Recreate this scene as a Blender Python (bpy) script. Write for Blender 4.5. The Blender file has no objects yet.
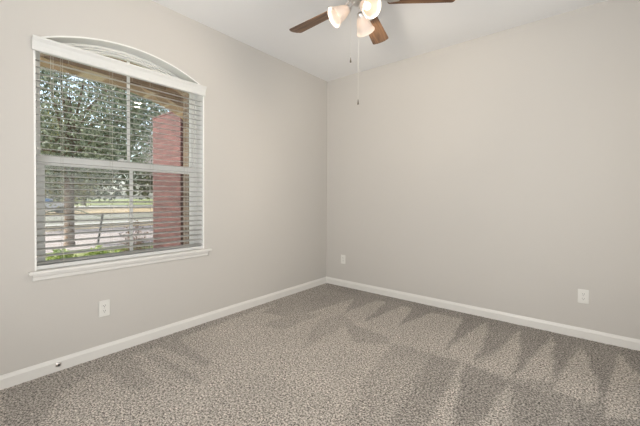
import bpy, bmesh, math, random
import numpy as np
from mathutils import Vector, Matrix
random.seed(7); rng = np.random.default_rng(11)
PI = math.pi
S = bpy.context.scene
C = S.collection

# ------------------------------------------------------------ camera
cam_d = bpy.data.cameras.new('camera'); cam = bpy.data.objects.new('camera', cam_d); C.objects.link(cam)
cam_d.sensor_fit = 'HORIZONTAL'; cam_d.sensor_width = 36.0
cam_d.lens = 318.98 / 640 * 36; cam_d.shift_y = -11.1 / 640
cam_d.clip_start = 0.05; cam_d.clip_end = 600
yaw, pit, rol = 0.686, -0.01154, 0.0037
F = Vector((-math.sin(yaw) * math.cos(pit), math.cos(yaw) * math.cos(pit), math.sin(pit)))
R0 = Vector((math.cos(yaw), math.sin(yaw), 0)); U0 = R0.cross(F)
Rv = R0 * math.cos(rol) + U0 * math.sin(rol); Uv = U0 * math.cos(rol) - R0 * math.sin(rol)
M3 = Matrix((Rv, Uv, -F)).transposed()
cam.matrix_world = Matrix.Translation((2.689, -3.429, 1.155)) @ M3.to_4x4()
S.camera = cam

# ------------------------------------------------------------ sky, sun, room light, exposure
S.view_settings.view_transform = 'Standard'; S.view_settings.look = 'None'
S.view_settings.exposure = 0.12; S.view_settings.gamma = 1.0; S.view_settings.use_curve_mapping = False
S.cycles.use_denoising = True
S.cycles.max_bounces = 10; S.cycles.transparent_max_bounces = 24
W = bpy.data.worlds.new('sky'); S.world = W; W.use_nodes = True
wn = W.node_tree.nodes; wl = W.node_tree.links; wn.clear()
sky = wn.new('ShaderNodeTexSky'); sky.sky_type = 'NISHITA'; sky.sun_disc = False
sky.sun_elevation = math.radians(38); sky.sun_rotation = math.radians(180); sky.air_density = 1.0; sky.dust_density = 2.0
wb = wn.new('ShaderNodeBackground'); wb.inputs['Strength'].default_value = 0.52
wo = wn.new('ShaderNodeOutputWorld')
hz = wn.new('ShaderNodeHueSaturation'); hz.inputs['Saturation'].default_value = 0.6
wl.new(sky.outputs[0], hz.inputs['Color']); wl.new(hz.outputs[0], wb.inputs['Color']); wl.new(wb.outputs[0], wo.inputs[0])

def light(name, kind, loc, direction, energy, color=(1, 1, 1), **kw):
    d = bpy.data.lights.new(name, kind); d.energy = energy; d.color = color
    for k, v in kw.items(): setattr(d, k, v)
    o = bpy.data.objects.new(name, d); C.objects.link(o); o.location = loc
    o.rotation_euler = Vector(direction).to_track_quat('-Z', 'Y').to_euler()
    return o
light('sun', 'SUN', (0, -20, 20), (0.49, 0.7, -0.72), 10, (1.0, 0.96, 0.90), angle=0.01)
# added area fills that brighten the room from the unseen rear doorway and side opening
light('doorway_fill', 'AREA', (2.05, -4.5, 1.1), (0.0, 1, 0.66), 66, (0.99, 0.985, 0.975), shape='RECTANGLE', size=1.8, size_y=2.0)
light('side_fill', 'AREA', (3.95, -2.1, 1.1), (-1, 0.12, 0.62), 30, (0.95, 0.985, 1.0), shape='RECTANGLE', size=2.4, size_y=2.0)

# ------------------------------------------------------------ helpers
def bm_new(): return bmesh.new()
def box(bm, x0, x1, y0, y1, z0, z1, bev=0.0, seg=1):
    vs = [bm.verts.new((x, y, z)) for x in (x0, x1) for y in (y0, y1) for z in (z0, z1)]
    fs = [(0, 1, 3, 2), (4, 6, 7, 5), (0, 4, 5, 1), (2, 3, 7, 6), (0, 2, 6, 4), (1, 5, 7, 3)]
    faces = [bm.faces.new([vs[i] for i in f]) for f in fs]
    if bev > 0:
        es = list({e for f in faces for e in f.edges})
        bmesh.ops.bevel(bm, geom=es, offset=bev, segments=seg, affect='EDGES', clamp_overlap=True)
def lathe(bm, prof, n=32, mat=None, cap=False):
    """prof: (radius, z) list, turned about z, then moved by mat"""
    mat = mat or Matrix.Identity(4); rings = []
    for r, z in prof:
        if r < 1e-6: rings.append([bm.verts.new(mat @ Vector((0, 0, z)))])
        else: rings.append([bm.verts.new(mat @ Vector((r * math.cos(2 * PI * i / n), r * math.sin(2 * PI * i / n), z))) for i in range(n)])
    for a, b in zip(rings, rings[1:]):
        for i in range(n):
            j = (i + 1) % n
            if len(a) == 1 and len(b) == 1: continue
            if len(a) == 1: bm.faces.new((a[0], b[j], b[i]))
            elif len(b) == 1: bm.faces.new((a[i], a[j], b[0]))
            else: bm.faces.new((a[i], a[j], b[j], b[i]))
    if cap:
        for r in (rings[0], rings[-1]):
            if len(r) > 2: bm.faces.new(r)
def tube(bm, pts, rad, n=8):
    pts = [Vector(p) for p in pts]; rings = []
    rads = rad if isinstance(rad, (list, tuple)) else [rad] * len(pts)
    up = None
    for i, p in enumerate(pts):
        t = (pts[min(i + 1, len(pts) - 1)] - pts[max(i - 1, 0)]).normalized()
        if up is None:
            up = Vector((0, 0, 1)) if abs(t.z) < 0.9 else Vector((1, 0, 0))
        a = (up - t * up.dot(t)).normalized(); b = t.cross(a); up = a
        rings.append([bm.verts.new(p + (a * math.cos(2 * PI * k / n) + b * math.sin(2 * PI * k / n)) * rads[i]) for k in range(n)])
    for a, b in zip(rings, rings[1:]):
        for k in range(n): bm.faces.new((a[k], a[(k + 1) % n], b[(k + 1) % n], b[k]))
    bm.faces.new(rings[0][::-1]); bm.faces.new(rings[-1])
def prism(bm, outline, axis, a, b):
    """outline of 2-D points extruded along axis between a and b"""
    def P(p, v):
        return {0: (v, p[0], p[1]), 1: (p[0], v, p[1]), 2: (p[0], p[1], v)}[axis]
    A = [bm.verts.new(P(p, a)) for p in outline]; B = [bm.verts.new(P(p, b)) for p in outline]
    bm.faces.new(A[::-1]); bm.faces.new(B)
    for i in range(len(A)):
        j = (i + 1) % len(A); bm.faces.new((A[i], A[j], B[j], B[i]))
def put(name, bm, mat, parent=None, smooth=False, origin=None):
    """links bm as ONE mesh object; coordinates are the parent's own, or world ones shifted to origin"""
    bmesh.ops.recalc_face_normals(bm, faces=bm.faces)
    if origin is not None: bmesh.ops.translate(bm, verts=bm.verts, vec=-Vector(origin))
    me = bpy.data.meshes.new(name); bm.to_mesh(me); bm.free()
    me.materials.append(mat)
    if smooth:
        for p in me.polygons: p.use_smooth = True
        try: me.set_sharp_from_angle(angle=math.radians(35))
        except Exception: pass
    o = bpy.data.objects.new(name, me); C.objects.link(o)
    if parent is not None: o.parent = parent
    if origin is not None and parent is None: o.location = origin
    return o
def tag(o, label=None, cat=None, group=None, kind=None):
    if label: o['label'] = label
    if cat: o['category'] = cat
    if group: o['group'] = group
    if kind: o['kind'] = kind
    return o
def thing(name, loc, label=None, cat=None, group=None, kind=None, rot=0):
    o = bpy.data.objects.new(name, None); C.objects.link(o); o.location = loc; o.rotation_euler = (0, 0, rot)
    o.empty_display_size = 0.1
    return tag(o, label, cat, group, kind)
def part(name, bm, mat, root, smooth=False):
    """bm in world coordinates, parented under root (which stands unrotated)"""
    w = Vector(root.location); p = root.parent
    while p: w += Vector(p.location); p = p.parent
    bmesh.ops.translate(bm, verts=bm.verts, vec=-w)
    return put(name, bm, mat, root, smooth)

# ------------------------------------------------------------ materials
def mat(name):
    m = bpy.data.materials.new(name); m.use_nodes = True
    nt = m.node_tree; b = nt.nodes['Principled BSDF']
    return m, nt, b
def plain(name, col, rough=0.5, metal=0.0, spec=0.5, noise=0.0, nscale=8, bump=0.0, bscale=200):
    m, nt, b = mat(name)
    b.inputs['Roughness'].default_value = rough; b.inputs['Metallic'].default_value = metal
    b.inputs['Specular IOR Level'].default_value = spec
    tc = nt.nodes.new('ShaderNodeTexCoord')
    n = nt.nodes.new('ShaderNodeTexNoise'); n.inputs['Scale'].default_value = nscale; n.inputs['Detail'].default_value = 3
    nt.links.new(tc.outputs['Object'], n.inputs['Vector'])
    r = nt.nodes.new('ShaderNodeValToRGB')
    r.color_ramp.elements[0].position = 0.3; r.color_ramp.elements[1].position = 0.7
    r.color_ramp.elements[0].color = tuple(c * (1 - noise) for c in col) + (1,)
    r.color_ramp.elements[1].color = tuple(min(1, c * (1 + noise)) for c in col) + (1,)
    nt.links.new(n.outputs['Fac'], r.inputs['Fac']); nt.links.new(r.outputs['Color'], b.inputs['Base Color'])
    if bump > 0:
        n2 = nt.nodes.new('ShaderNodeTexNoise'); n2.inputs['Scale'].default_value = bscale; n2.inputs['Detail'].default_value = 2
        nt.links.new(tc.outputs['Object'], n2.inputs['Vector'])
        bp = nt.nodes.new('ShaderNodeBump'); bp.inputs['Strength'].default_value = bump; bp.inputs['Distance'].default_value = 0.002
        nt.links.new(n2.outputs['Fac'], bp.inputs['Height']); nt.links.new(bp.outputs['Normal'], b.inputs['Normal'])
    return m
M = {}
M['wall'] = plain('painted_drywall', (0.61, 0.585, 0.55), 0.75, spec=0.25, noise=0.008, nscale=1.5, bump=0.12, bscale=120)
M['ceiling'] = plain('ceiling_paint', (0.85, 0.85, 0.85), 0.9, spec=0.1, noise=0.008, nscale=2, bump=0.15, bscale=90)
M['trim'] = plain('white_trim_paint', (0.80, 0.785, 0.75), 0.35, noise=0.01)
M['liner'] = plain('white_reveal_paint', (0.90, 0.895, 0.87), 0.5, noise=0.005)
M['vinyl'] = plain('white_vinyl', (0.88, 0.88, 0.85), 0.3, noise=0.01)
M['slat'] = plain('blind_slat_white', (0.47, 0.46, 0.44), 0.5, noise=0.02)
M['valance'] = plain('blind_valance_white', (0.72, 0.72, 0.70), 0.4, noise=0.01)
M['cord'] = plain('blind_cord', (0.55, 0.53, 0.48), 0.8, noise=0.05)
M['plate'] = plain('outlet_plastic', (0.80, 0.79, 0.75), 0.35, noise=0.005)
M['dark'] = plain('dark_recess', (0.03, 0.03, 0.03), 0.6, noise=0.1)
M['nickel'] = plain('brushed_nickel', (0.72, 0.70, 0.68), 0.28, metal=1.0, noise=0.06, nscale=60)
M['chain'] = plain('pull_chain', (0.78, 0.76, 0.70), 0.4, metal=0.3, noise=0.05)
M['brass'] = plain('aged_fitting_metal', (0.25, 0.22, 0.18), 0.35, metal=0.8, noise=0.2, nscale=40)
M['concrete'] = plain('pale_concrete', (0.313, 0.267, 0.249), 0.9, noise=0.08, nscale=3)
M['kerb'] = plain('kerb_concrete', (0.302, 0.290, 0.261), 0.9, noise=0.08, nscale=3)
M['bouncefloor'] = plain('pale_bounce_floor', (0.78, 0.76, 0.72), 0.8, noise=0.03)
M['asphalt'] = plain('street_asphalt', (0.151, 0.145, 0.110), 0.9, noise=0.12, nscale=2)
M['lawn'] = plain('lawn_grass', (0.174, 0.191, 0.070), 0.95, noise=0.45, nscale=4, bump=0.6, bscale=30)
M['drylawn'] = plain('dry_lawn_grass', (0.290, 0.220, 0.128), 0.95, noise=0.25, nscale=0.8)
M['bark'] = plain('tree_bark', (0.151, 0.104, 0.070), 0.9, noise=0.3, nscale=12, bump=0.8, bscale=25)
M['fardark'] = plain('distant_bark', (0.10, 0.08, 0.06), 0.9, noise=0.3, nscale=2)
M['stake'] = plain('dark_stake_metal', (0.05, 0.045, 0.04), 0.6, noise=0.2)
M['strap'] = plain('tree_strap', (0.12, 0.13, 0.08), 0.8, noise=0.2)
M['carpaint'] = plain('car_paint_pale', (0.435, 0.418, 0.418), 0.3, noise=0.01)
M['carglass'] = plain('car_window_glass', (0.12, 0.2, 0.35), 0.1, noise=0.02)
M['tyre'] = plain('tyre_rubber', (0.03, 0.03, 0.03), 0.8, noise=0.1)
M['housewall'] = plain('distant_render', (0.75, 0.68, 0.6), 0.9, noise=0.03)
M['houseroof'] = plain('distant_shingle', (0.28, 0.25, 0.24), 0.9, noise=0.15)

def leaf_mat(name, a, b_, transl=0.35):
    m, nt, b = mat(name)
    gi = nt.nodes.new('ShaderNodeNewGeometry')
    r = nt.nodes.new('ShaderNodeValToRGB'); r.color_ramp.elements[0].color = a + (1,); r.color_ramp.elements[1].color = b_ + (1,)
    nt.links.new(gi.outputs['Random Per Island'], r.inputs['Fac'])
    nt.links.new(r.outputs['Color'], b.inputs['Base Color']); b.inputs['Roughness'].default_value = 0.55
    tr = nt.nodes.new('ShaderNodeBsdfTranslucent'); nt.links.new(r.outputs['Color'], tr.inputs['Color'])
    mx = nt.nodes.new('ShaderNodeMixShader'); mx.inputs[0].default_value = transl
    out = nt.nodes['Material Output']
    nt.links.new(b.outputs[0], mx.inputs[1]); nt.links.new(tr.outputs[0], mx.inputs[2]); nt.links.new(mx.outputs[0], out.inputs['Surface'])
    return m
M['leaf'] = leaf_mat('tree_leaves', (0.075, 0.105, 0.053), (0.390, 0.420, 0.315))
M['leaf2'] = leaf_mat('yellowish_leaves', (0.093, 0.099, 0.023), (0.290, 0.267, 0.081))
M['leaf3'] = leaf_mat('far_leaves', (0.029, 0.038, 0.017), (0.151, 0.157, 0.075))
M['blossom'] = leaf_mat('pale_blossom', (0.261, 0.220, 0.220), (0.493, 0.452, 0.476))
M['shrub'] = leaf_mat('shrub_leaves', (0.093, 0.162, 0.017), (0.360, 0.435, 0.093))
M['evergreen'] = leaf_mat('evergreen_leaves', (0.02, 0.035, 0.01), (0.20, 0.24, 0.10), 0.15)
M['twig'] = leaf_mat('brown_twig_leaves', (0.070, 0.041, 0.029), (0.244, 0.162, 0.116))

def brick_mat(name, c1, c2, mortar):
    m, nt, b = mat(name)
    tc = nt.nodes.new('ShaderNodeTexCoord'); sp = nt.nodes.new('ShaderNodeSeparateXYZ'); ad = nt.nodes.new('ShaderNodeMath')
    cb = nt.nodes.new('ShaderNodeCombineXYZ')
    nt.links.new(tc.outputs['Object'], sp.inputs[0]); nt.links.new(sp.outputs['X'], ad.inputs[0]); nt.links.new(sp.outputs['Y'], ad.inputs[1])
    nt.links.new(ad.outputs[0], cb.inputs['X']); nt.links.new(sp.outputs['Z'], cb.inputs['Y'])
    br = nt.nodes.new('ShaderNodeTexBrick'); nt.links.new(cb.outputs[0], br.inputs['Vector'])
    br.inputs['Scale'].default_value = 1.0; br.inputs['Brick Width'].default_value = 0.205; br.inputs['Row Height'].default_value = 0.067
    br.inputs['Mortar Size'].default_value = 0.006; br.inputs['Color1'].default_value = c1 + (1,); br.inputs['Color2'].default_value = c2 + (1,)
    br.inputs['Mortar'].default_value = mortar + (1,); br.inputs['Mortar Smooth'].default_value = 0.3
    nz = nt.nodes.new('ShaderNodeTexNoise'); nz.inputs['Scale'].default_value = 14; nz.inputs['Detail'].default_value = 4
    nt.links.new(tc.outputs['Object'], nz.inputs['Vector'])
    mx = nt.nodes.new('ShaderNodeMix'); mx.data_type = 'RGBA'; mx.blend_type = 'OVERLAY'; mx.inputs['Factor'].default_value = 0.25
    nt.links.new(br.outputs['Color'], mx.inputs['A']); nt.links.new(nz.outputs['Fac'], mx.inputs['B'])
    hs = nt.nodes.new('ShaderNodeHueSaturation'); hs.inputs['Saturation'].default_value = 0.78
    nt.links.new(mx.outputs['Result'], hs.inputs['Color'])
    nt.links.new(hs.outputs['Color'], b.inputs['Base Color']); b.inputs['Roughness'].default_value = 0.9
    bp = nt.nodes.new('ShaderNodeBump'); bp.inputs['Strength'].default_value = 0.6; bp.inputs['Distance'].default_value = 0.006; bp.invert = True
    nt.links.new(br.outputs['Fac'], bp.inputs['Height']); nt.links.new(bp.outputs['Normal'], b.inputs['Normal'])
    return m
M['brick'] = brick_mat('tan_brown_brick', (0.40, 0.25, 0.16), (0.22, 0.135, 0.085), (0.46, 0.36, 0.27))
M['redbrick'] = brick_mat('red_brick', (0.095, 0.016, 0.012), (0.051, 0.009, 0.007), (0.087, 0.037, 0.032))

def wood_mat():
    m, nt, b = mat('walnut_blade')
    tc = nt.nodes.new('ShaderNodeTexCoord'); mp = nt.nodes.new('ShaderNodeMapping'); mp.inputs['Scale'].default_value = (1.2, 16, 16)
    nz = nt.nodes.new('ShaderNodeTexNoise'); nz.inputs['Scale'].default_value = 3.5; nz.inputs['Detail'].default_value = 6; nz.inputs['Distortion'].default_value = 0.6
    r = nt.nodes.new('ShaderNodeValToRGB'); e = r.color_ramp.elements
    e[0].position = 0.32; e[0].color = (0.075, 0.035, 0.018, 1); e[1].position = 0.72; e[1].color = (0.30, 0.165, 0.085, 1)
    nt.links.new(tc.outputs['Object'], mp.inputs[0]); nt.links.new(mp.outputs[0], nz.inputs['Vector']); nt.links.new(nz.outputs['Fac'], r.inputs[0])
    nt.links.new(r.outputs[0], b.inputs['Base Color']); b.inputs['Roughness'].default_value = 0.4
    return m
M['wood'] = wood_mat()

def clear_glass():
    m = bpy.data.materials.new('window_glass'); m.use_nodes = True; nt = m.node_tree; nt.nodes.clear()
    fr = nt.nodes.new('ShaderNodeFresnel'); fr.inputs['IOR'].default_value = 1.45
    t = nt.nodes.new('ShaderNodeBsdfTransparent'); t.inputs['Color'].default_value = (0.97, 0.985, 0.975, 1)
    g = nt.nodes.new('ShaderNodeBsdfGlossy'); g.inputs['Roughness'].default_value = 0.02
    mx = nt.nodes.new('ShaderNodeMixShader'); o = nt.nodes.new('ShaderNodeOutputMaterial')
    nt.links.new(fr.outputs[0], mx.inputs[0]); nt.links.new(t.outputs[0], mx.inputs[1]); nt.links.new(g.outputs[0], mx.inputs[2]); nt.links.new(mx.outputs[0], o.inputs[0])
    return m
M['glass'] = clear_glass()
def screen_mat():
    m = bpy.data.materials.new('insect_screen_mesh'); m.use_nodes = True; nt = m.node_tree; nt.nodes.clear()
    t = nt.nodes.new('ShaderNodeBsdfTransparent'); d = nt.nodes.new('ShaderNodeBsdfDiffuse'); d.inputs['Color'].default_value = (0.03, 0.03, 0.03, 1)
    mx = nt.nodes.new('ShaderNodeMixShader'); mx.inputs[0].default_value = 0.30; o = nt.nodes.new('ShaderNodeOutputMaterial')
    nt.links.new(t.outputs[0], mx.inputs[1]); nt.links.new(d.outputs[0], mx.inputs[2]); nt.links.new(mx.outputs[0], o.inputs[0])
    return m
M['screen'] = screen_mat()
def shade_mat():
    m, nt, b = mat('frosted_glass_shade')
    b.inputs['Base Color'].default_value = (0.90, 0.84, 0.80, 1); b.inputs['Roughness'].default_value = 0.35
    tr = nt.nodes.new('ShaderNodeBsdfTranslucent'); tr.inputs['Color'].default_value = (0.95, 0.86, 0.78, 1)
    mx = nt.nodes.new('ShaderNodeMixShader'); mx.inputs[0].default_value = 0.45
    nt.links.new(b.outputs[0], mx.inputs[1]); nt.links.new(tr.outputs[0], mx.inputs[2]); nt.links.new(mx.outputs[0], nt.nodes['Material Output'].inputs['Surface'])
    return m
M['shade'] = shade_mat()
def bulb_mat():
    m, nt, b = mat('lit_bulb'); b.inputs['Base Color'].default_value = (1, 0.95, 0.85, 1)
    b.inputs['Emission Color'].default_value = (1.0, 0.82, 0.58, 1); b.inputs['Emission Strength'].default_value = 1.9
    return m
M['bulb'] = bulb_mat()

def carpet_mat():
    m, nt, b = mat('heathered_carpet')
    L = nt.links; N = nt.nodes
    tc = N.new('ShaderNodeTexCoord'); at = N.new('ShaderNodeAttribute'); at.attribute_name = 'carpet_tone'
    n1 = N.new('ShaderNodeTexNoise'); n1.inputs['Scale'].default_value = 90; n1.inputs['Detail'].default_value = 4; n1.inputs['Roughness'].default_value = 0.85
    v1 = N.new('ShaderNodeTexVoronoi'); v1.inputs['Scale'].default_value = 170
    for n in (n1, v1): L.new(tc.outputs['Object'], n.inputs['Vector'])
    r1 = N.new('ShaderNodeValToRGB'); e = r1.color_ramp.elements
    e[0].position = 0.41; e[0].color = (0.05, 0.042, 0.035, 1); e[1].position = 0.60; e[1].color = (0.78, 0.72, 0.65, 1)
    m1 = e = r1.color_ramp.elements.new(0.5); m1.color = (0.36, 0.325, 0.288, 1)
    L.new(n1.outputs['Fac'], r1.inputs[0])
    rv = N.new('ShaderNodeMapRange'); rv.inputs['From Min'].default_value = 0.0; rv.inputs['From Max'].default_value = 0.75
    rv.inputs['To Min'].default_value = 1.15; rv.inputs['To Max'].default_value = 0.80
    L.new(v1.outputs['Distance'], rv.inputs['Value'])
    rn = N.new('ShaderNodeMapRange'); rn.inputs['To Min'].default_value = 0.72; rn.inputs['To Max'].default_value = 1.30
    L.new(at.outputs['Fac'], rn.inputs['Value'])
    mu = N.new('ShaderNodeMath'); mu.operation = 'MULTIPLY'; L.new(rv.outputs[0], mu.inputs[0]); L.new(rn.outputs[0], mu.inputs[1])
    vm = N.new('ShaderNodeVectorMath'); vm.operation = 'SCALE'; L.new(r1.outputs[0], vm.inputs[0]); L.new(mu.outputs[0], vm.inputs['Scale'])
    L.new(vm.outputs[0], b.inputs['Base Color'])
    b.inputs['Roughness'].default_value = 1.0; b.inputs['Specular IOR Level'].default_value = 0.05
    b.inputs['Sheen Weight'].default_value = 0.15; b.inputs['Sheen Roughness'].default_value = 0.6
    bp = N.new('ShaderNodeBump'); bp.inputs['Strength'].default_value = 0.9; bp.inputs['Distance'].default_value = 0.006
    L.new(n1.outputs['Fac'], bp.inputs['Height']); L.new(bp.outputs[0], b.inputs['Normal'])
    return m
M['carpet'] = carpet_mat()

# ------------------------------------------------------------ setting: room shell
XR, YB, H = 3.5, -4.0, 2.74
T = 0.115                                     # drywall depth of the window reveal
WY0, WY1, WZ0 = -3.011, -1.83, 0.672          # window opening in the left wall
WC, SPR, APX = (WY0 + WY1) / 2, 2.165, 2.315  # centre, spring line and apex of the arched head
def arc_z(y, half, spring, apex, c=WC):
    h = apex - spring; Rr = (half * half + h * h) / (2 * h)
    return apex - Rr + math.sqrt(max(Rr * Rr - (y - c) ** 2, 0))
def arched_wall(bm, xa, xb, y0, y1, z0, z1, oy0, oy1, oz0, headf, n=36):
    """wall slab between x=xa and x=xb with one opening whose head follows headf(y)"""
    def slab(ya, yb, za0, zb0, za1, zb1):
        v = [bm.verts.new(p) for p in ((xa, ya, za0), (xa, yb, zb0), (xa, yb, zb1), (xa, ya, za1), (xb, ya, za0), (xb, yb, zb0), (xb, yb, zb1), (xb, ya, za1))]
        for f in ((0, 1, 2, 3), (4, 7, 6, 5), (0, 4, 5, 1), (3, 2, 6, 7)): bm.faces.new([v[i] for i in f])
        return v
    def endcap(y, za, zb):
        bm.faces.new([bm.verts.new(p) for p in ((xa, y, za), (xa, y, zb), (xb, y, zb), (xb, y, za))])
    slab(y0, oy0, z0, z0, z1, z1); slab(oy1, y1, z0, z0, z1, z1)
    endcap(y0, z0, z1); endcap(y1, z0, z1); endcap(oy0, oz0, headf(oy0)); endcap(oy1, oz0, headf(oy1))
    if oz0 > z0: slab(oy0, oy1, z0, z0, oz0, oz0)
    for i in range(n):
        a = oy0 + (oy1 - oy0) * i / n; b = oy0 + (oy1 - oy0) * (i + 1) / n
        slab(a, b, headf(a), headf(b), z1, z1)
HALF = (WY1 - WY0) / 2
def inset(d):
    """half width, spring and apex of the concentric arch d inside the opening"""
    h = APX - SPR; Rr = (HALF * HALF + h * h) / (2 * h); cz = APX - Rr; r = Rr - d; hf = HALF - d
    return hf, cz + math.sqrt(r * r - hf * hf), APX - d
b = bm_new()
arched_wall(b, 0.0, -T - 0.08, YB, 0.0, 0.0, H, WY0, WY1, WZ0, lambda y: arc_z(y, HALF, SPR, APX))
tag(put('wall_left', b, M['wall']), kind='structure')
# exterior brick leaf with its own arched opening a little smaller than the frame
b = bm_new()
arched_wall(b, -T - 0.085, -T - 0.185, YB - 3, 1.5, -0.35, 3.05, WY0 + 0.045, WY1 - 0.045, WZ0 - 0.02, lambda y: arc_z(y, *inset(0.045)))
tag(put('wall_exterior', b, M['brick']), kind='structure')
def slab_obj(name, m, x0, x1, y0, y1, z0, z1):
    bb = bm_new(); box(bb, x0, x1, y0, y1, z0, z1); return tag(put(name, bb, m), kind='structure')
slab_obj('wall_back', M['wall'], -0.2, XR + 0.1, 0.0, 0.12, 0, H)
# rear wall with a wide doorway, right wall with an opening: both unseen, added for the fill lights
b = bm_new(); box(b, -0.2, 0.95, YB - 0.1, YB, 0, H); box(b, 2.95, XR + 0.1, YB - 0.1, YB, 0, H); box(b, 0.95, 2.95, YB - 0.1, YB, 2.55, H)
tag(put('wall_rear', b, M['wall']), kind='structure')
b = bm_new(); box(b, XR, XR + 0.1, YB, -3.5, 0, H); box(b, XR, XR + 0.1, -1.1, 0, 0, H); box(b, XR, XR + 0.1, -3.5, -1.1, 2.5, H)
tag(put('wall_right', b, M['wall']), kind='structure')
# unseen hall and side room shells, added to block sun leaking through the openings
for nm, a in (('blocker_hall_wall', (-0.3, 5.2, YB - 1.4, YB - 1.3, 0, H)), ('blocker_hall_left', (-0.3, -0.2, YB - 1.3, YB - 0.1, 0, H)), ('blocker_hall_right', (5.1, 5.2, YB - 1.3, 0.12, 0, H)), ('blocker_hall_far', (XR + 0.1, 5.2, 0.12, 0.2, 0, H)),
              ('blocker_hall_ceiling', (-0.3, 5.2, YB - 1.4, YB - 0.1, H, H + 0.1)), ('blocker_side_ceiling', (XR + 0.1, 5.2, YB - 0.1, 0.2, H, H + 0.1)), ('blocker_hall_floor', (-0.3, 5.2, YB - 1.4, YB - 0.1, -0.1, 0)), ('blocker_side_floor', (XR + 0.1, 5.2, YB - 0.1, 0.2, -0.1, 0))):
    slab_obj(nm, M['wall'], *a)
slab_obj('ceiling', M['ceiling'], -0.2, XR + 0.1, YB - 0.1, 0.12, H, H + 0.1)

# carpeted floor: fine grid with vacuum pile marks, darker near the corner and walls
CARPET_TONE = [(.42, [(0.04, -3.17), (0.03, -2.54), (0.39, -2.47), (0.23, -2.78), (0.31, -2.95), (0.59, -3.09), (0.43, -3.21)]),
(.38, [(0.0, -3.17), (0.0, -2.15), (0.0, -0.05), (0.28, -0.34), (0.11, -1.23), (0.14, -1.96), (0.17, -2.38), (0.09, -2.68)]),  # darker band along the left wall
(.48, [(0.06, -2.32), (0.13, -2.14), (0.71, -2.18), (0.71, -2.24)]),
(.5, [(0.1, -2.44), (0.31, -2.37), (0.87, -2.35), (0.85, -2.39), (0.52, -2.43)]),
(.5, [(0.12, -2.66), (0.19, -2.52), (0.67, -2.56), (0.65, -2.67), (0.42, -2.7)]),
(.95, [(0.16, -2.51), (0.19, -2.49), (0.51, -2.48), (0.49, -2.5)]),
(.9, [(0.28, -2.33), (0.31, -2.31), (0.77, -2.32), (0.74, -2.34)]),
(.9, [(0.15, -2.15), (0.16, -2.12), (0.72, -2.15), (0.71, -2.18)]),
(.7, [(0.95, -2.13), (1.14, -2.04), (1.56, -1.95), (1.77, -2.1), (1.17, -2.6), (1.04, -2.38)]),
(.36, [(0.05, -0.05), (0.71, -0.02), (0.62, -0.72), (0.53, -1.24), (0.2, -1.31), (0.05, -0.59)]),  # darker tone by the room corner
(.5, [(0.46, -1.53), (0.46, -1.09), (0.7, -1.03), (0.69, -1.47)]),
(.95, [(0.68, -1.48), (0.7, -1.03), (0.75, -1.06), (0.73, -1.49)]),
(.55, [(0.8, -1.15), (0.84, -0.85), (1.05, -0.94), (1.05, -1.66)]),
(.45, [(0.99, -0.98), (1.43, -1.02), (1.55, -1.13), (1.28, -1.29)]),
(.2, [(0.0, 0), (3.5, 0), (3.5, -0.2), (2.57, -0.2), (0.2, -0.24)]),  # darker strip along the back wall
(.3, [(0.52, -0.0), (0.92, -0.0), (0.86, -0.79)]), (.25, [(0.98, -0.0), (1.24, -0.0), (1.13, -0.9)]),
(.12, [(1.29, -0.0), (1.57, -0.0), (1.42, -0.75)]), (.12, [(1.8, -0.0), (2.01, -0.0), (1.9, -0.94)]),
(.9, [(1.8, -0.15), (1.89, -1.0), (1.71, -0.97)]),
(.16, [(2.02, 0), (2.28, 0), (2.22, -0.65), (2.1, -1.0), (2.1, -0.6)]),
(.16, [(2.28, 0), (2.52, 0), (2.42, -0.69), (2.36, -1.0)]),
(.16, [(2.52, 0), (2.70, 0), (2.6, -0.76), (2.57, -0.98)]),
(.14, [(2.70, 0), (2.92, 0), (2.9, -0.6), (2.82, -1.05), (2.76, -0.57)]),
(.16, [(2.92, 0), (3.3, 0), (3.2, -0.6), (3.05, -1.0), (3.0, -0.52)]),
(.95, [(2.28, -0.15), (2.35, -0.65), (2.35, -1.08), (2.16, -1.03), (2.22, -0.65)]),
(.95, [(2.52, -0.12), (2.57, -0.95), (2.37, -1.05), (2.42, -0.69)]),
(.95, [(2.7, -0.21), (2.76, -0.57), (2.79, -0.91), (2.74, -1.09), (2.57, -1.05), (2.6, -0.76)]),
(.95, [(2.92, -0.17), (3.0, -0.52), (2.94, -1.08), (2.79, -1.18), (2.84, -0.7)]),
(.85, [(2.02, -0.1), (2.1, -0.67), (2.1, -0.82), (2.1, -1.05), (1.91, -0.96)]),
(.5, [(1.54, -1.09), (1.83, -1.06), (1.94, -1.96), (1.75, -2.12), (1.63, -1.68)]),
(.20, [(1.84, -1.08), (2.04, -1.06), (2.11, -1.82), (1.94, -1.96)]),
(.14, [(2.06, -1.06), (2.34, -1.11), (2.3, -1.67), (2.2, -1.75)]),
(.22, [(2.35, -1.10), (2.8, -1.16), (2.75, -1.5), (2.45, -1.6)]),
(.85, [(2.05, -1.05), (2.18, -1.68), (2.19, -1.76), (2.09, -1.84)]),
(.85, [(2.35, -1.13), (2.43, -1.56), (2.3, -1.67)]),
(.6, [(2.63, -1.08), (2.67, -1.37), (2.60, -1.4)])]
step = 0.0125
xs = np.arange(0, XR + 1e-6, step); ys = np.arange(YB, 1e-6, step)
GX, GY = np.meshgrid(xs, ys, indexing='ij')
carpet_tone = np.full(GX.shape, 0.80)
carpet_tone += 0.06 - 0.55 * np.clip((GX - 1.7), 0, 1)  # base tone gets darker towards the right wall
wob = 0.006 * np.sin(GY * 19 + GX * 9) + 0.003 * np.sin(GY * 51 - GX * 37)
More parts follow.
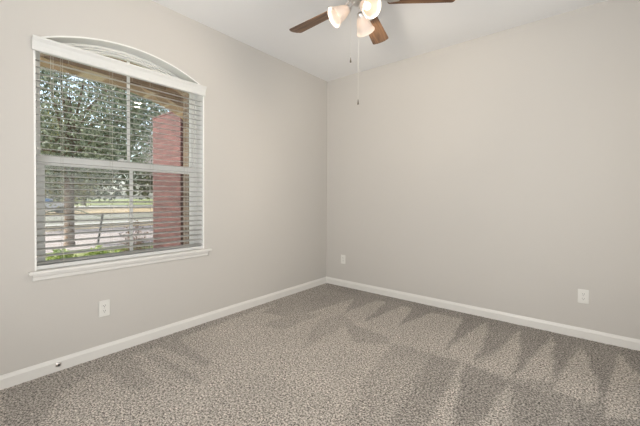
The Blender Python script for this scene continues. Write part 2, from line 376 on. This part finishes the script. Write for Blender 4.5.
for v, poly in CARPET_TONE:
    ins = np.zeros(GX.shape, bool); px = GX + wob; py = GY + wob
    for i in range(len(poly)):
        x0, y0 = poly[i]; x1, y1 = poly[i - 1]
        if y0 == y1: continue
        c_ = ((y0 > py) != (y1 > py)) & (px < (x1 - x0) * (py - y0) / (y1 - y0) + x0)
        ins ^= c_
    carpet_tone[ins] = v
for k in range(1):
    p = np.pad(carpet_tone, 1, mode='edge'); carpet_tone = (p[:-2, 1:-1] + p[2:, 1:-1] + p[1:-1, :-2] + p[1:-1, 2:] + 2 * carpet_tone) / 6
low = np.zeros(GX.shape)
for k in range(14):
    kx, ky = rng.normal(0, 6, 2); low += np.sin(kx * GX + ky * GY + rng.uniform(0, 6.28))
carpet_tone = np.clip(carpet_tone + 0.022 * low + rng.normal(0, 0.035, carpet_tone.shape), 0, 1)
zz = rng.uniform(-0.0016, 0.0016, GX.shape)
verts = np.stack([GX, GY, zz], -1).reshape(-1, 3)
ny = len(ys); I, J = np.meshgrid(np.arange(len(xs) - 1), np.arange(ny - 1), indexing='ij')
a0 = (I * ny + J).ravel(); faces = np.stack([a0, a0 + ny, a0 + ny + 1, a0 + 1], -1)
me = bpy.data.meshes.new('floor')
me.vertices.add(len(verts)); me.vertices.foreach_set('co', verts.ravel())
me.loops.add(faces.size); me.loops.foreach_set('vertex_index', faces.ravel().astype(np.int32))
me.polygons.add(len(faces)); me.polygons.foreach_set('loop_start', np.arange(0, faces.size, 4, dtype=np.int32))
me.update(calc_edges=True); me.validate()
me.polygons.foreach_set('use_smooth', np.ones(len(faces), bool))
al = me.attributes.new('carpet_tone', 'FLOAT', 'POINT'); al.data.foreach_set('value', carpet_tone.ravel().astype(np.float32))
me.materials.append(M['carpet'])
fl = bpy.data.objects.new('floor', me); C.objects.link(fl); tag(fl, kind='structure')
slab_obj('floor_slab', M['kerb'], -0.2, XR + 0.1, YB - 0.1, 0.12, -0.3, -0.02)

# baseboards with an eased top edge
BH, BT = 0.083, 0.014
prof = [(0, -0.004), (BT, -0.004), (BT, BH - 0.022), (BT - 0.003, BH - 0.016), (BT - 0.006, BH - 0.006), (BT - 0.008, BH), (0, BH)]
def baseboard(name, pts_fn, axis, a, b_):
    bb = bm_new(); prism(bb, [pts_fn(p) for p in prof], axis, a, b_); return tag(put(name, bb, M['trim']), kind='structure')
baseboard('baseboard_left', lambda p: (p[0], p[1]), 1, YB, 0)
baseboard('baseboard_back', lambda p: (-p[0], p[1]), 0, 0, XR)

# ------------------------------------------------------------ window
win = thing('window_1', (-T, WC, WZ0), kind='structure')
FX0, FX1 = -T, -T - 0.075       # room face and outer face of the fixed frame
GY0, GY1 = -2.956, -1.885       # upper daylight opening
def arch_band(bm, x0, x1, half_o, spr_o, apx_o, half_i, spr_i, apx_i, zb, n=40):
    """inverted-U band: two jambs joined by a segmental head, between two outlines"""
    def outline(half, spr, apx):
        pts = [(WC - half, zb)]
        for i in range(n + 1):
            y = WC - half + 2 * half * i / n; pts.append((y, arc_z(y, half, spr, apx)))
        pts.append((WC + half, zb)); return pts
    O = outline(half_o, spr_o, apx_o); Ii = outline(half_i, spr_i, apx_i)
    R_ = [[bm.verts.new((x, p[0], p[1])) for p in L] for x, L in ((x0, O), (x0, Ii), (x1, O), (x1, Ii))]
    k = len(O)
    for i in range(k - 1):
        for A, B in ((0, 1), (2, 3), (0, 2), (1, 3)):
            bm.faces.new((R_[A][i], R_[A][i + 1], R_[B][i + 1], R_[B][i]))
    for i in (0, k - 1): bm.faces.new((R_[0][i], R_[1][i], R_[3][i], R_[2][i]))
b = bm_new()
arch_band(b, FX0, FX1, *inset(0.011), *inset(0.028), WZ0)
arch_band(b, FX0 - 0.014, FX1, *inset(0.028), *inset(0.040), WZ0)
box(b, FX1, FX0, WY0 + 0.001, WY1 - 0.001, WZ0, WZ0 + 0.03, 0.002)
part('window_frame', b, M['vinyl'], win)
b = bm_new()      # white liner of the reveal
arch_band(b, 0.0, -T - 0.07, *inset(0.0), *inset(0.010), WZ0)
part('window_casing', b, M['liner'], win)
# upper sash: arched, with its glass and muntin bar
UZ0 = 1.372; RZ1 = 1.44
us_b = bm_new()
arch_band(us_b, FX0 - 0.028, FX0 - 0.055, *inset(0.040), *inset(0.056), UZ0)
box(us_b, FX0 - 0.055, FX0 - 0.028, WY0 + 0.04, WY1 - 0.04, UZ0 + 0.01, RZ1 - 0.004, 0.002)
us = part('upper_sash', us_b, M['vinyl'], win)
b = bm_new(); gp = [(WC - HALF + 0.055, UZ0 + 0.03)] + [(y, arc_z(y, *inset(0.052))) for y in [WC - HALF + 0.055 + (2 * HALF - 0.11) * i / 30 for i in range(31)]] + [(WC + HALF - 0.055, UZ0 + 0.03)]
prism(b, gp, 0, FX0 - 0.041, FX0 - 0.044)
def sub(name, bm, m, par, smooth=False):
    return part(name, bm, m, par, smooth)
sub('glass_pane', b, M['glass'], us)
b = bm_new(); box(b, FX0 - 0.046, FX0 - 0.036, -2.419, -2.397, UZ0 + 0.03, APX - 0.06, 0.002); sub('muntin_bar', b, M['vinyl'], us)
# lower sash, in front of the upper one
LS0, LS1 = FX0 - 0.002, FX0 - 0.027
b = bm_new()
box(b, LS1, LS0, WY0 + 0.029, WY0 + 0.074, WZ0 + 0.03, RZ1, 0.003)
box(b, LS1, LS0, WY1 - 0.068, WY1 - 0.029, WZ0 + 0.03, RZ1, 0.003)
box(b, LS1, LS0 + 0.004, WY0 + 0.029, WY1 - 0.029, UZ0, RZ1, 0.004)
box(b, LS1, LS0, WY0 + 0.029, WY1 - 0.029, WZ0 + 0.012, 0.722, 0.003)
ls = part('lower_sash', b, M['vinyl'], win)
b = bm_new(); box(b, LS1 + 0.012, LS1 + 0.015, WY0 + 0.07, WY1 - 0.065, 0.715, UZ0 + 0.01); sub('glass_pane', b, M['glass'], ls)
b = bm_new(); box(b, LS1 + 0.008, LS1 + 0.018, -2.411, -2.387, 0.715, UZ0 + 0.01, 0.002); sub('muntin_bar', b, M['vinyl'], ls)
b = bm_new(); box(b, LS0, LS0 + 0.02, -2.50, -2.44, RZ1, RZ1 + 0.012, 0.003); box(b, LS0 + 0.004, LS0 + 0.03, -2.485, -2.465, RZ1 + 0.012, RZ1 + 0.02, 0.002); sub('sash_lock', b, M['vinyl'], ls)
# insect screen on the outside of the lower half
b = bm_new()
for (ya, yb, za, zb) in ((WY0 + 0.03, WY0 + 0.045, 0.70, UZ0 + 0.03), (WY1 - 0.045, WY1 - 0.03, 0.70, UZ0 + 0.03), (WY0 + 0.03, WY1 - 0.03, 0.70, 0.713), (WY0 + 0.03, WY1 - 0.03, UZ0 + 0.017, UZ0 + 0.03)):
    box(b, FX1 + 0.001, FX1 + 0.009, ya, yb, za, zb)
sf = part('screen_frame', b, M['vinyl'], win)
b = bm_new(); v = [b.verts.new(p) for p in ((FX1 + 0.005, WY0 + 0.045, 0.713), (FX1 + 0.005, WY1 - 0.045, 0.713), (FX1 + 0.005, WY1 - 0.045, UZ0 + 0.017), (FX1 + 0.005, WY0 + 0.045, UZ0 + 0.017))]
b.faces.new(v); sub('insect_screen', b, M['screen'], sf)
# stool with horns and an apron below it
b = bm_new()
box(b, -T, 0.001, WY0 + 0.001, WY1 - 0.001, WZ0 - 0.006, WZ0 + 0.012)
box(b, 0.0, 0.045, -3.045, -1.772, WZ0 - 0.008, WZ0 + 0.012, 0.006, 3)
sill = part('window_sill', b, M['trim'], win)
b = bm_new(); ap = [(0, WZ0 - 0.008), (0.020, WZ0 - 0.008), (0.020, WZ0 - 0.020), (0.014, WZ0 - 0.030), (0.014, WZ0 - 0.046), (0.006, WZ0 - 0.054), (0, WZ0 - 0.056)]
prism(b, ap, 1, -3.023, -1.800); sub('apron', b, M['trim'], sill)

# ------------------------------------------------------------ blind
bl = thing('window_blind', (-0.03, WC, 2.14), 'white two inch horizontal slat blind with valance, slats open, hanging in the arched window', 'window blind')
b = bm_new()
prism(b, [(0.004, 2.084), (0.014, 2.084), (0.017, 2.090), (0.017, 2.115), (0.024, 2.140), (0.036, 2.158), (0.038, 2.168), (0.004, 2.168)], 1, WY0 - 0.008, WY1 + 0.005)
box(b, -0.03, 0.006, WY0 + 0.002, WY0 + 0.012, 2.09, 2.155); box(b, -0.03, 0.006, WY1 - 0.012, WY1 - 0.002, 2.09, 2.155)
part('valance', b, M['valance'], bl)
b = bm_new(); box(b, -0.058, -0.004, WY0 + 0.014, WY1 - 0.014, 2.098, 2.140, 0.002); part('headrail', b, M['valance'], bl)
b = bm_new(); nsl = 31; pitch = 0.0437; z_bot = 0.728; tilt = math.radians(8)
SX = -0.033
for i in range(nsl):
    z = z_bot + i * pitch
    if z > 2.085: break
    pr = []
    for side in (1, -1):
        seq = range(-4, 5) if side == 1 else range(4, -5, -1)
        for k in seq:
            u = k / 4 * 0.025; zc = 0.0022 * (1 - (k / 4) ** 2) + side * 0.0011
            pr.append((SX + u * math.cos(tilt) + zc * math.sin(tilt), z - u * math.sin(tilt) + zc * math.cos(tilt)))
    prism(b, pr, 1, WY0 + 0.006, WY1 - 0.006)
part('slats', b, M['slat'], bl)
b = bm_new(); box(b, SX - 0.025, SX + 0.025, WY0 + 0.006, WY1 - 0.006, 0.686, 0.712, 0.004, 2); part('bottom_rail', b, M['valance'], bl)
for y in (-2.863, -2.57, -2.28, -1.99):
    b = bm_new()
    for xx in (SX - 0.026, SX + 0.026): tube(b, [(xx, y, 0.70), (xx, y, 2.11)], 0.0009, 5)
    for i in range(nsl): tube(b, [(SX - 0.026, y, z_bot + i * pitch + 0.0), (SX + 0.026, y, z_bot + i * pitch - 0.006)], 0.0005, 4)
    part('ladder_cord', b, M['cord'], bl)
b = bm_new()
for dy in (0, 0.012): tube(b, [(0.0, -2.925 + dy, 2.10), (0.001, -2.926 + dy, 1.95), (0.0, -2.925 + dy, 1.80)], 0.0012, 5)
part('lift_cord', b, M['cord'], bl)

# ------------------------------------------------------------ outlets and baseboard fitting
def outlet_proto(label):
    """faces +x in its own frame"""
    r = thing('wall_outlet', (0, 0, 0), label, 'outlet')
    b = bm_new(); box(b, 0.0005, 0.0065, -0.036, 0.036, -0.0585, 0.0585, 0.003, 2); put('cover_plate', b, M['plate'], r)
    for s in (1, -1):
        b = bm_new(); zc = s * 0.0195
        pr = [(0.0165 * math.cos(t) , zc + max(-0.0135, min(0.0135, 0.0175 * math.sin(t)))) for t in [2 * PI * k / 24 for k in range(24)]]
        prism(b, pr, 0, 0.004, 0.0085); rc = put('receptacle', b, M['plate'], r)
        b = bm_new()
        for sy, hh in ((-0.0062, 0.0036), (0.0062, 0.0044)): box(b, 0.0083, 0.0089, sy - 0.0011, sy + 0.0011, zc + 0.003 - hh, zc + 0.003 + hh)
        lathe(b, [(0.0026, 0), (0.0026, 0.0006), (0, 0.0006)], 10, Matrix.Translation((0.0083, 0, zc - 0.0072)) @ Matrix.Rotation(PI / 2, 4, 'Y'))
        put('slot', b, M['dark'], rc)
    b = bm_new(); lathe(b, [(0.0032, 0), (0.003, 0.001), (0, 0.0012)], 12, Matrix.Translation((0.0065, 0, 0)) @ Matrix.Rotation(PI / 2, 4, 'Y'))
    put('screw', b, M['nickel'], r)
    return r
def copy_tree(o, par=None):
    c = o.copy(); C.objects.link(c); c.parent = par
    for ch in [x for x in bpy.data.objects if x.parent == o]: copy_tree(ch, c)
    return c
o1 = outlet_proto('white duplex outlet on the left wall below the window')
o1.location = (0, -2.63, 0.346); o1['group'] = 'wall outlets'
o2 = copy_tree(o1); o2.location = (0.281, 0, 0.355); o2.rotation_euler = (0, 0, -PI / 2); o2['label'] = 'white duplex outlet on the back wall beside the room corner'
o3 = copy_tree(o1); o3.location = (2.711, 0, 0.349); o3.rotation_euler = (0, 0, -PI / 2); o3['label'] = 'white duplex outlet at the far right of the back wall'
ft = thing('cable_fitting', (BT, -2.897, 0.045), 'small round metal cable fitting on the white baseboard under the window', 'cable fitting')
RX = Matrix.Rotation(PI / 2, 4, 'Y')
b = bm_new(); lathe(b, [(0.0, 0), (0.016, 0.0002), (0.016, 0.002), (0.012, 0.004), (0.0, 0.004)], 20, RX); put('washer', b, M['nickel'], ft)
b = bm_new(); lathe(b, [(0.0, 0.003), (0.0085, 0.003), (0.0085, 0.014), (0.0062, 0.014), (0.0062, 0.008), (0.0, 0.008)], 16, RX); put('threaded_stub', b, M['nickel'], ft, True)
b = bm_new(); lathe(b, [(0.0, 0.008), (0.0062, 0.008), (0.0062, 0.0085), (0, 0.0085)], 14, RX); put('bore', b, M['dark'], ft)

# ------------------------------------------------------------ ceiling fan
FXY = (1.53, -1.60); ZB = 2.488
fan = thing('ceiling_fan', (FXY[0], FXY[1], H), 'five blade walnut ceiling fan with silver body and three frosted glass lights', 'ceiling fan')
def fz(z): return z - H
b = bm_new(); lathe(b, [(0, fz(2.74)), (0.075, fz(2.74)), (0.075, fz(2.725)), (0.055, fz(2.69)), (0.03, fz(2.675)), (0.018, fz(2.67)), (0.018, fz(2.62)), (0, fz(2.62))], 32); put('canopy', b, M['nickel'], fan, True)
b = bm_new(); lathe(b, [(0, fz(2.64)), (0.05, fz(2.64)), (0.105, fz(2.62)), (0.125, fz(2.59)), (0.128, fz(2.545)), (0.11, fz(2.525)), (0.085, fz(2.515)), (0, fz(2.515))], 40); put('motor_housing', b, M['nickel'], fan, True)
b = bm_new(); lathe(b, [(0, fz(2.515)), (0.055, fz(2.515)), (0.06, fz(2.495)), (0.06, fz(2.475)), (0.05, fz(2.462)), (0.034, fz(2.452)), (0.022, fz(2.446)), (0.010, fz(2.44)), (0.007, fz(2.425)), (0, fz(2.423))], 32); put('switch_housing', b, M['nickel'], fan, True)
A0 = 3.102
for k in range(5):
    a = A0 - k * 2 * PI / 5
    Mr = Matrix.Rotation(a, 4, 'Z'); pitchm = Matrix.Rotation(math.radians(-12), 4, 'X')
    # blade outline: tapered with rounded tip corners
    pts = []
    L0, L1, w0, w1 = 0.185, 0.63, 0.052, 0.068
    def arcp(cx, cy, r, t0, t1, n=6): return [(cx + r * math.cos(t0 + (t1 - t0) * i / n), cy + r * math.sin(t0 + (t1 - t0) * i / n)) for i in range(n + 1)]
    rc = 0.02
    pts += arcp(L1 - rc, -w1 + rc, rc, -PI / 2, 0); pts += [(L1 + 0.008, -w1 * 0.5), (L1 + 0.011, 0), (L1 + 0.008, w1 * 0.5)]; pts += arcp(L1 - rc, w1 - rc, rc, 0, PI / 2)
    pts += arcp(L0 + 0.02, w0 - 0.02, 0.02, PI / 2, PI); pts += arcp(L0 + 0.02, -w0 + 0.02, 0.02, PI, 1.5 * PI)
    b = bm_new(); prism(b, pts, 2, -0.003, 0.003)
    o = put('blade', b, M['wood'], fan)
    o.matrix_local = Matrix.Translation((0, 0, fz(ZB))) @ Mr @ pitchm
    b = bm_new()
    prism(b, [(0.10, -0.014), (0.16, -0.012), (0.20, -0.036), (0.26, -0.028), (0.275, 0), (0.26, 0.028), (0.20, 0.036), (0.16, 0.012), (0.10, 0.014)], 2, -0.0075, -0.0032)
    for sx, sy in ((0.215, -0.02), (0.215, 0.02), (0.255, 0)): lathe(b, [(0.005, -0.0075), (0.004, -0.0105), (0, -0.011)], 10, Matrix.Translation((sx, sy, 0)))
    tube(b, [(0.135, 0, -0.005), (0.11, 0, 0.008), (0.09, 0, 0.022)], [0.011, 0.011, 0.010], 10)
    o = put('blade_iron', b, M['nickel'], fan); o.matrix_local = Matrix.Translation((0, 0, fz(ZB))) @ Mr @ pitchm
wR = Vector((0.774, 0.633, 0)); wF = Vector((-0.633, 0.774, 0))
bulbs = []
for ang, tdeg in ((193, 54), (-62, 56), (61, 54)):
    d = wR * math.cos(math.radians(ang)) + wF * math.sin(math.radians(ang))
    tiltv = math.radians(tdeg)
    ax = (d * math.sin(tiltv) + Vector((0, 0, -1)) * math.cos(tiltv)).normalized()
    sh = wR * -0.018
    p0 = d * 0.060 + sh + Vector((0, 0, fz(2.418)))
    b = bm_new(); tube(b, [d * 0.020 + Vector((0, 0, fz(2.468))), d * 0.035 + Vector((0, 0, fz(2.468))), d * 0.052 + Vector((0, 0, fz(2.445))), p0], 0.007, 10)
    q = ax.to_track_quat('Z', 'Y').to_matrix().to_4x4(); Q = Matrix.Translation(p0) @ q
    lathe(b, [(0, -0.012), (0.018, -0.010), (0.024, 0.0), (0.026, 0.018), (0.022, 0.020), (0, 0.020)], 20, Q)
    arm = put('light_arm', b, M['nickel'], fan, True)
    b = bm_new()
    outer = [(0.026, 0.010), (0.030, 0.022), (0.038, 0.038), (0.045, 0.058), (0.050, 0.082), (0.057, 0.106), (0.066, 0.124)]
    inner = [(r - 0.003, z) for r, z in outer[::-1]]
    lathe(b, outer + [(0.0655, 0.1255)] + inner, 32, Q)
    put('glass_shade', b, M['shade'], fan, True)
    b = bm_new(); lathe(b, [(0, 0.018), (0.012, 0.020), (0.013, 0.034), (0.020, 0.048), (0.0235, 0.062), (0.020, 0.077), (0.011, 0.085), (0, 0.087)], 18, Q)
    put('bulb', b, M['bulb'], fan, True)
    wp = Vector((FXY[0], FXY[1], H)) + p0 + ax * 0.122
    ld = bpy.data.lights.new('bulb_light', 'SPOT'); ld.energy = 18; ld.spot_size = math.radians(172); ld.spot_blend = 0.6; ld.color = (1, 0.88, 0.72); ld.shadow_soft_size = 0.04
    lo = bpy.data.objects.new('bulb_light', ld); C.objects.link(lo); lo.location = wp - Vector((FXY[0], FXY[1], H)); lo.rotation_euler = ax.to_track_quat('-Z', 'Y').to_euler(); lo.parent = fan
for (off_l, off_f, zt, zb_) in ((-0.062, -0.02, 2.43, 2.055), (-0.016, -0.06, 2.41, 1.765)):
    p = wR * off_l + wF * off_f
    b = bm_new()
    tube(b, [p * 0.9 + Vector((0, 0, fz(zt))), p + Vector((0, 0, fz(zt) - 0.02)), p + Vector((0, 0, fz(zb_ + 0.035)))], 0.0010, 6)
    ch = put('pull_chain', b, M['chain'], fan)
    b = bm_new(); lathe(b, [(0, 0.036), (0.0025, 0.034), (0.003, 0.026), (0.0058, 0.010), (0.0055, 0.003), (0, 0.0)], 12, Matrix.Translation(p + Vector((0, 0, fz(zb_)))))
    put('chain_pull', b, M['brass'], ch, True)

# ------------------------------------------------------------ outside: ground
GZ = -0.30
def ground(name, m, x0, x1, z, y0=-60, y1=80, th=0.1): return slab_obj(name, m, x0, x1, y0, y1, z - th, z)
b = bm_new(); box(b, -12.9, -0.3, -60, -0.9, GZ - 0.2, GZ); box(b, -8.2, -0.3, -0.9, 80, GZ - 0.2, GZ); 
tag(put('front_lawn', b, M['lawn']), kind='structure')
b = bm_new(); box(b, -14.5, -8.0, -60, 80, GZ - 0.18, GZ + 0.015); tag(put('driveway', b, M['concrete']), kind='structure')
ground('verge', M['drylawn'], -17.0, -14.5, GZ + 0.01)
ground('kerb', M['kerb'], -18.2, -17.0, GZ + 0.06)
ground('street', M['asphalt'], -31, -18.2, GZ - 0.02)
ground('far_lawn', M['drylawn'], -52, -31, GZ + 0.03, -90, 120)
ground('far_pavement', M['kerb'], -62, -52, GZ + 0.04, -120, 160)
ground('far_ground', M['lawn'], -320, -62, GZ + 0.02, -300, 500)
slab_obj('eave', M['trim'], -0.75, -0.31, YB - 3, 1.5, 3.05, 3.25)

# porch wall with a wide elliptical arch, and an unseen roof added to block the sun
def porch_head(y):
    t = min(1, abs((y + 2.75) / 1.95))
    return 1.95 + 0.605 * (1 - t ** 2.9) ** 0.60
b = bm_new()
arched_wall(b, -1.5, -1.8, -5.6, 0.6, GZ, 2.98, -4.7, -0.8, GZ, porch_head, 60)
tag(put('wall_porch', b, M['brick']), kind='structure')
slab_obj('porch_sun_blocker', M['trim'], -2.0, -0.31, -5.6, 1.2, 3.0, 3.05)
slab_obj('porch_bounce_floor', M['bouncefloor'], -1.5, -0.31, -5.6, 1.2, GZ - 0.05, GZ + 0.05)  # unseen pale slab added to bounce light up at the window
# red brick pier beyond the arch
pier = thing('brick_pier', (-3.65, -0.33, GZ), 'sunlit red brick wall pier standing in the yard beyond the brown arch', 'brick pier')
b = bm_new(); box(b, -4.15, -3.0, -0.52, -0.14, GZ, 2.76); part('shaft', b, M['redbrick'], pier)
b = bm_new(); box(b, -4.16, -2.99, -0.53, -0.13, 2.76, 2.80, 0.01); part('coping', b, M['redbrick'], pier)

# ------------------------------------------------------------ outside: plants
def leaf_mesh(name, centres, size, m, parent=None, asp=0.55):
    """a mesh of small folded leaves at the given points, in the parent's own coordinates"""
    n = len(centres); c = np.asarray(centres, float)
    d = rng.normal(size=(n, 3)); d /= np.linalg.norm(d, axis=1)[:, None]
    e = rng.normal(size=(n, 3)); e -= (e * d).sum(1)[:, None] * d; e /= np.linalg.norm(e, axis=1)[:, None]
    nn = np.cross(d, e); s = size * rng.uniform(0.6, 1.3, (n, 1))
    v = np.stack([c - d * s, c + e * s * asp + nn * s * 0.12, c + d * s, c - e * s * asp + nn * s * 0.12], 1).reshape(-1, 3)
    f = np.arange(4 * n).reshape(-1, 4); f = np.concatenate([f[:, [0, 1, 2]], f[:, [0, 2, 3]]])
    me = bpy.data.meshes.new(name); me.from_pydata(v.tolist(), [], f.tolist()); me.materials.append(m)
    o = bpy.data.objects.new(name, me); C.objects.link(o)
    if parent: o.parent = parent
    return o
def crown(ncl, per, cz, rad, spread):
    p = rng.normal(size=(ncl, 3)); p /= np.linalg.norm(p, axis=1)[:, None]
    p *= rng.uniform(0.35, 1, (ncl, 1)) ** 0.6; p *= np.array(rad); p[:, 2] += cz
    pts = np.repeat(p, per, 0) + rng.normal(0, spread, (ncl * per, 3))
    return pts, p
def tree(loc, h0, tr, label, m, ncl, per, cz, rad, spread, size, group=None, bark='bark', lean=(0, 0), name='shade_tree'):
    r = thing(name, loc, label, 'tree', group)
    pts, tips = crown(ncl, per, cz, rad, spread)
    b = bm_new()
    top = Vector((lean[0], lean[1], cz))
    tube(b, [(0, 0, -0.05), (0, 0, 0.15), (lean[0] * 0.3, lean[1] * 0.3, h0), top], [tr * 1.35, tr, tr * 0.9, tr * 0.45], 12)
    put('trunk', b, M[bark], r, True)
    b = bm_new()
    for t in tips[:: max(1, len(tips) // 16)]:
        t = Vector(t); s = Vector((lean[0] * 0.3, lean[1] * 0.3, h0)).lerp(top, random.uniform(0, 0.6)); mid = s.lerp(t, 0.5) + Vector((0, 0, 0.1 * tr))
        tube(b, [s, mid, t], [tr * 0.4, tr * 0.25, tr * 0.08], 6)
    put('branches', b, M[bark], r, True)
    leaf_mesh('foliage', pts, size, m, r)
    return r
yard = tree((-9.0, -0.83, GZ), 2.6, 0.125, 'young green yard tree with brown trunk and guy straps outside the window', M['leaf'], 340, 130, 4.4, (2.3, 3.1, 2.6), 0.32, 0.052)
tree((-16.0, 6.6, GZ), 2.2, 0.15, 'tree with pale blossom behind the red brick pier', M['blossom'], 120, 60, 4.4, (2.0, 3.0, 2.6), 0.35, 0.08, name='blossom_tree')
tree((-15.9, -0.6, GZ), 2.2, 0.11, 'yellowish young tree on the dry verge behind the yard tree', M['leaf2'], 170, 75, 3.3, (1.6, 3.2, 2.3), 0.30, 0.065, name='young_tree')
far = [(-46, -2, 9, 6.0), (-50, 8.2, 9, 5.6), (-46, 18.6, 10, 5.6), (-55, 29, 10, 5.8), (-50, 39.5, 11, 6.2), (-60, -11, 12, 7), (-62, 51, 12, 7), (-66, 14, 14, 8)]
wherefar = ['leftmost of the trees across the street, seen beyond the window\'s left side', 'second tree from the left across the street', 'third tree from the left across the street',
            'fourth tree from the left across the street', 'fifth tree from the left across the street', 'tall tree furthest left across the street, mostly out of sight', 'furthest right of the trees across the street', 'tallest tree across the street, standing behind the row']
for (x, y, h, rr), lb in zip(far, wherefar):
    tree((x, y, GZ), h * 0.25, 0.28, lb, M['leaf3'], 120, 55, h * 0.58, (rr * 0.6, rr * 0.75, h * 0.45), 0.75, 0.22, 'trees across the street', 'fardark')
# dense belt of woodland at the end of the view
pts = np.stack([rng.uniform(-110, -95, 9000), rng.uniform(-60, 150, 9000), rng.uniform(0, 1, 9000) ** 0.8 * 14 + 0.5], 1)
wd = leaf_mesh('distant_woodland', pts, 0.8, M['leaf3']); tag(wd, 'dark band of distant woodland closing the view past the street', 'woodland', kind='stuff')

# stake and guy straps of the yard tree
st = thing('tree_stake', (-7.5, -0.57, GZ), 'thin dark leaning stake tied to the yard tree', 'stake')
b = bm_new(); tube(b, [(0, 0, 0), (0, 0.15, 1.03)], 0.026, 8); put('pole', b, M['stake'], st)
b = bm_new(); tube(b, [(0, 0.13, 0.93), (-0.7, 0.0, 0.99), (-1.40, -0.2, 1.13)], 0.018, 6); put('guy_strap', b, M['strap'], st)
st = thing('tree_stake', (-8.2, -2.6, GZ), 'short dark stake left of the yard tree, partly behind the window frame', 'stake')
b = bm_new(); tube(b, [(0, 0, 0), (0, 0, 0.75)], 0.022, 8); put('pole', b, M['stake'], st)
b = bm_new(); tube(b, [(0, 0, 0.7), (-0.4, 0.9, 0.98), (-0.75, 1.68, 1.13)], 0.018, 6); put('guy_strap', b, M['strap'], st)

def bush(name, loc, label, m, n, rad, size, group=None, stems=9):
    r = thing(name, loc, label, 'shrub', group)
    p = rng.normal(size=(n, 3)); p /= np.linalg.norm(p, axis=1)[:, None]; p *= rng.uniform(0.2, 1, (n, 1)) ** 0.5; p *= np.array(rad); p[:, 2] = np.abs(p[:, 2] + rad[2] * 0.4)
    leaf_mesh('leaves', p, size, m, r, 0.4)
    b = bm_new()
    for k in range(stems):
        t = 2 * PI * k / stems; tube(b, [(0.02 * math.cos(t), 0.02 * math.sin(t), 0), (rad[0] * .5 * math.cos(t), rad[1] * .5 * math.sin(t), rad[2] * 0.9)], [0.008, 0.003], 5)
    put('stems', b, M['bark'], r)
    return r
shr = [(-5.2, -2.35, 0.27, 'bright green leafy shrub at the lower left corner of the window view'), (-5.3, -1.78, 0.25, 'bright green shrub just left of the yard tree trunk'),
       (-5.1, -1.24, 0.25, 'bright green shrub just right of the yard tree trunk'), (-5.2, -0.74, 0.20, 'small green shrub nearest the leaning stake')]
for x, y, s, lb in shr: bush('garden_shrub', (x, y, GZ), lb, M['shrub'], 420, (s, s, s * 1.3), 0.05, 'green shrubs below the yard tree')
bush('twiggy_shrub', (-4.1, -0.90, GZ), 'brown twiggy shrub against the left side of the red brick pier', M['twig'], 900, (0.4, 0.28, 0.75), 0.03, stems=16)

# pale car parked across the street
car = thing('car', (-33.5, 2.6, GZ + 0.03), 'pale car parked across the street, seen left of the yard tree trunk', 'car')
b = bm_new(); prism(b, [(-2.1, 0.3), (2.1, 0.3), (2.15, 0.7), (2.0, 0.85), (1.1, 0.92), (0.5, 1.38), (-1.1, 1.42), (-1.8, 0.98), (-2.15, 0.9)], 0, -0.85, 0.85); body = put('body', b, M['carpaint'], car)
b = bm_new(); prism(b, [(-1.55, 0.98), (0.95, 0.95), (0.42, 1.32), (-1.02, 1.35)], 0, -0.87, 0.87); put('windows', b, M['carglass'], car)
for wx in (-0.8, 0.8):
    for wy in (-1.35, 1.35):
        b = bm_new(); lathe(b, [(0, -0.1), (0.2, -0.1), (0.32, -0.09), (0.32, 0.09), (0.2, 0.1), (0, 0.1)], 20, Matrix.Translation((wx, wy, 0.32)) @ RX); put('wheel', b, M['tyre'], car, True)
bush('evergreen_shrub', (-6.3, 1.55, GZ), 'tall dark evergreen shrub in the gap right of the red brick pier', M['evergreen'], 5000, (0.55, 0.75, 1.75), 0.035, stems=8)
